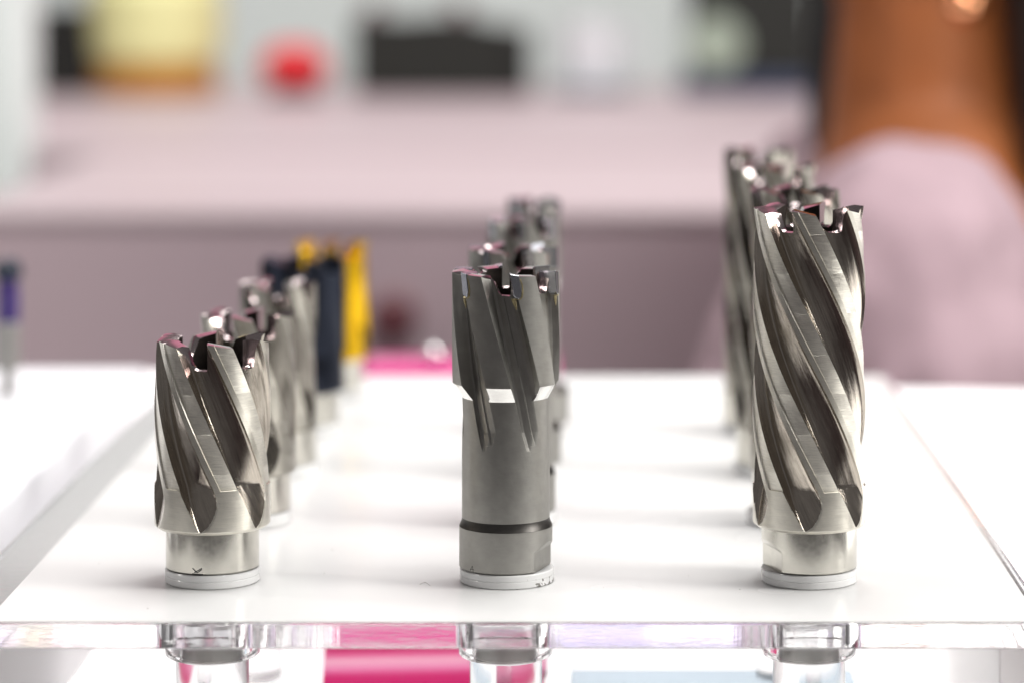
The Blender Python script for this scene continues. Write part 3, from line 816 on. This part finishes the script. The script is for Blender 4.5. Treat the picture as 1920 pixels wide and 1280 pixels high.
# ------------------------------------------------------------------ person in profile, facing left, behind the table
pe = empty('person', (140, 1335, -1250), 'person in a pale pink top with long black hair, seen from the side', 'person')
def blob(name, ells, chains, mat, parent, voxel=5., smooth=6, folds=0):
    """one continuous skin: ellipsoids (c, r) and tapering chains of (x, y, z, r) fused by a voxel remesh"""
    vs, fs = [], []
    def ball(c, r, n=16):
        rows = n//2; base = len(vs)
        for i in range(rows+1):
            p = PI*i/rows
            for j in range(n):
                q = 2*PI*j/n
                vs.append(((c[0]-140+r[0]*math.sin(p)*math.cos(q))*MM, (c[1]-1335+r[1]*math.sin(p)*math.sin(q))*MM, (c[2]+1250+r[2]*math.cos(p))*MM))
        for i in range(rows):
            for j in range(n):
                k = (j+1) % n
                f = (base+i*n+j, base+(i+1)*n+j, base+(i+1)*n+k, base+i*n+k)
                fs.append(f[:3] if i == rows-1 and False else f)
    for c, r in ells: ball(c, r, 24)
    for chn in chains:
        for p, q in zip(chn, chn[1:]):
            d = math.dist(p[:3], q[:3]); k = max(1, int(d/(.35*min(p[3], q[3]))))
            for i in range(k+1):
                t = i/k; ball([p[j]+(q[j]-p[j])*t for j in range(3)], [p[3]+(q[3]-p[3])*t]*3, 12)
    me = bpy.data.meshes.new(name); me.from_pydata(vs, [], fs)
    o = bpy.data.objects.new(name, me); C.objects.link(o)
    m = o.modifiers.new('fuse', 'REMESH'); m.mode = 'VOXEL'; m.voxel_size = voxel*MM
    sm = o.modifiers.new('smooth', 'SMOOTH'); sm.iterations = smooth; sm.factor = .5
    if folds:
        tx = bpy.data.textures.new('folds', 'CLOUDS'); tx.noise_scale = .045; tx.noise_depth = 2
        dm = o.modifiers.new('folds', 'DISPLACE'); dm.texture = tx; dm.strength = folds*MM; dm.mid_level = .5
    bpy.context.view_layer.update()
    me2 = bpy.data.meshes.new_from_object(o.evaluated_get(bpy.context.evaluated_depsgraph_get()))
    me2.name = name; bpy.data.objects.remove(o)
    for p in me2.polygons: p.use_smooth = True
    return link(name, me2, mat, parent)
Y0 = 1335
ells = [((150, Y0, -440), (100, 150, 110)), ((150, Y0, -290), (86, 122, 130)), ((146, Y0, -110), (98, 142, 150)), ((142, Y0, -2), (56, 165, 46)), ((148, Y0, 25), (52, 80, 45)),
        ((135, Y0, 275), (96, 76, 90)), ((100, Y0, 218), (60, 58, 76)), ((66, Y0, 160), (22, 24, 19)), ((46, Y0, 190), (9, 23, 6)), ((47, Y0, 179), (9, 20, 6)), ((56, Y0, 262), (12, 50, 9))]
chains = [[(150, Y0, 40, 52), (146, Y0, 100, 41), (140, Y0, 170, 46)], [(50, Y0, 244, 9), (30, Y0, 214, 11)], [(38, Y0-9, 212, 8), (38, Y0+9, 212, 8)]]
for q in (-1, 1):
    ells += [((142, Y0+q*76, 232), (19, 9, 31)), ((88, Y0+q*62, -130), (46, 54, 52)), ((46, Y0+q*150, -520), (15, 38, 42)), ((105, Y0+q*92, -1226), (95, 38, 22))]
    chains += [[(130, Y0+q*142, -4, 44), (140, Y0+q*165, -120, 42), (152, Y0+q*180, -270, 35), (100, Y0+q*166, -390, 31), (60, Y0+q*152, -475, 22)],
               [(150, Y0+q*80, -500, 88), (146, Y0+q*86, -840, 56), (162, Y0+q*88, -1000, 54), (158, Y0+q*90, -1195, 36)],
               [(46, Y0+q*120, -505, 11), (30, Y0+q*108, -545, 9), (18, Y0+q*108, -572, 8)]]
    for f in range(4):
        yy = Y0+q*150+(f-1.5)*19
        chains.append([(44, yy, -548, 10), (36, yy, -585, 9), (22, yy, -612+abs(f-1.4)*6, 8)])
blob('body', ells, chains, M['skin'], pe, 5., 4)
ells = [((150, Y0, -430), (110, 160, 90)), ((150, Y0, -290), (96, 132, 130)), ((146, Y0, -110), (108, 152, 150)), ((140, Y0, -2), (60, 160, 47)), ((148, Y0, 12), (58, 86, 44))]
chains = []
for q in (-1, 1):
    ells += [((86, Y0+q*62, -130), (54, 62, 60)), ((126, Y0+q*140, 0), (50, 50, 50))]
    chains += [[(128, Y0+q*142, -4, 50), (140, Y0+q*165, -120, 50), (152, Y0+q*180, -270, 44), (112, Y0+q*169, -360, 40)]]
blob('shirt', ells, chains, M['shirt'], pe, 6., 3, 20)
blob('trousers', [((150, Y0, -470), (106, 156, 100))], [[(150, Y0+q*80, -500, 96), (146, Y0+q*86, -840, 66), (160, Y0+q*88, -1000, 62), (158, Y0+q*90, -1150, 54)] for q in (-1, 1)], M['blacksat'], pe, 7., 4)
for q in (-1, 1): blob('shoe', [((102, Y0+q*92, -1222), (108, 44, 27)), ((155, Y0+q*91, -1205), (46, 42, 40))], [], M['black'], pe, 6., 3)
blob('hair', [((162, Y0, 290), (96, 87, 92))], [[(222, Y0, 260, 62), (224, 1312, 150, 52), (220, 1288, 70, 44), (218, 1280, 0, 40), (220, 1280, -80, 28)],
      [(150, 1408, 250, 24), (122, 1412, 150, 20), (110, 1408, 70, 15), (108, 1406, 20, 9)]], M['hair'], pe, 6., 5)
for q in (-1, 1):
    bm = bmesh.new(); bmesh.ops.create_uvsphere(bm, u_segments=16, v_segments=12, radius=12*MM)
    bm_obj('eye', bm, M['eye'], pe, loc=(56-140, q*29, 242+1250))
prof = [(.6, 108), (.9, 107), (.9, 14)]+[(max(.9, 8*math.sin(PI*i/14)), 8*math.cos(PI*i/14)) for i in range(2, 14)]+[(.5, -8)]
bm_obj('earring', lathe_bm(prof, 24), plain('copper', (.9, .42, .22), .12, 1, .02, 200), pe, loc=(152-140, -87, 106+1250))

# a little dust and lint on the film
rnd = random.Random(11); bm = bmesh.new()
for i in range(46):
    x, y = rnd.uniform(-108, 78), rnd.uniform(576, 760)
    if any(abs(x-r) < 12 and abs(y-yy) < 12 for r in ROWX.values() for yy in YS): continue
    s_ = rnd.uniform(.07, .2)
    v0 = [bm.verts.new(V(x+s_*rnd.uniform(.5, 1.2)*math.cos(a), y+s_*rnd.uniform(.5, 1.2)*math.sin(a), .15)) for a in (0, 1.3, 2.5, 3.8, 5.)]
    v1 = [bm.verts.new(v.co+Vector((0, 0, .08*MM))) for v in v0]
    bm.faces.new(v1)
    for i_ in range(5): bm.faces.new((v0[i_], v0[(i_+1) % 5], v1[(i_+1) % 5], v1[i_]))
prev = None
for i in range(13):          # one curled fibre
    a = i/12; c = V(-36.5+2.2*a, 604.5+1.4*math.sin(a*4), .24+.12*math.sin(a*3))
    row = [bm.verts.new(c+Vector((0, math.cos(q)*.05*MM, math.sin(q)*.05*MM))) for q in (0, 2.1, 4.2)]
    if prev:
        for q in range(3): bm.faces.new((prev[q], prev[(q+1) % 3], row[(q+1) % 3], row[q]))
    prev = row
tag(bm_obj('dust', bm, plain('grey dust', (.34, .32, .29), .9), smooth=False), 'specks of dust and lint on the white plate', kind='stuff')
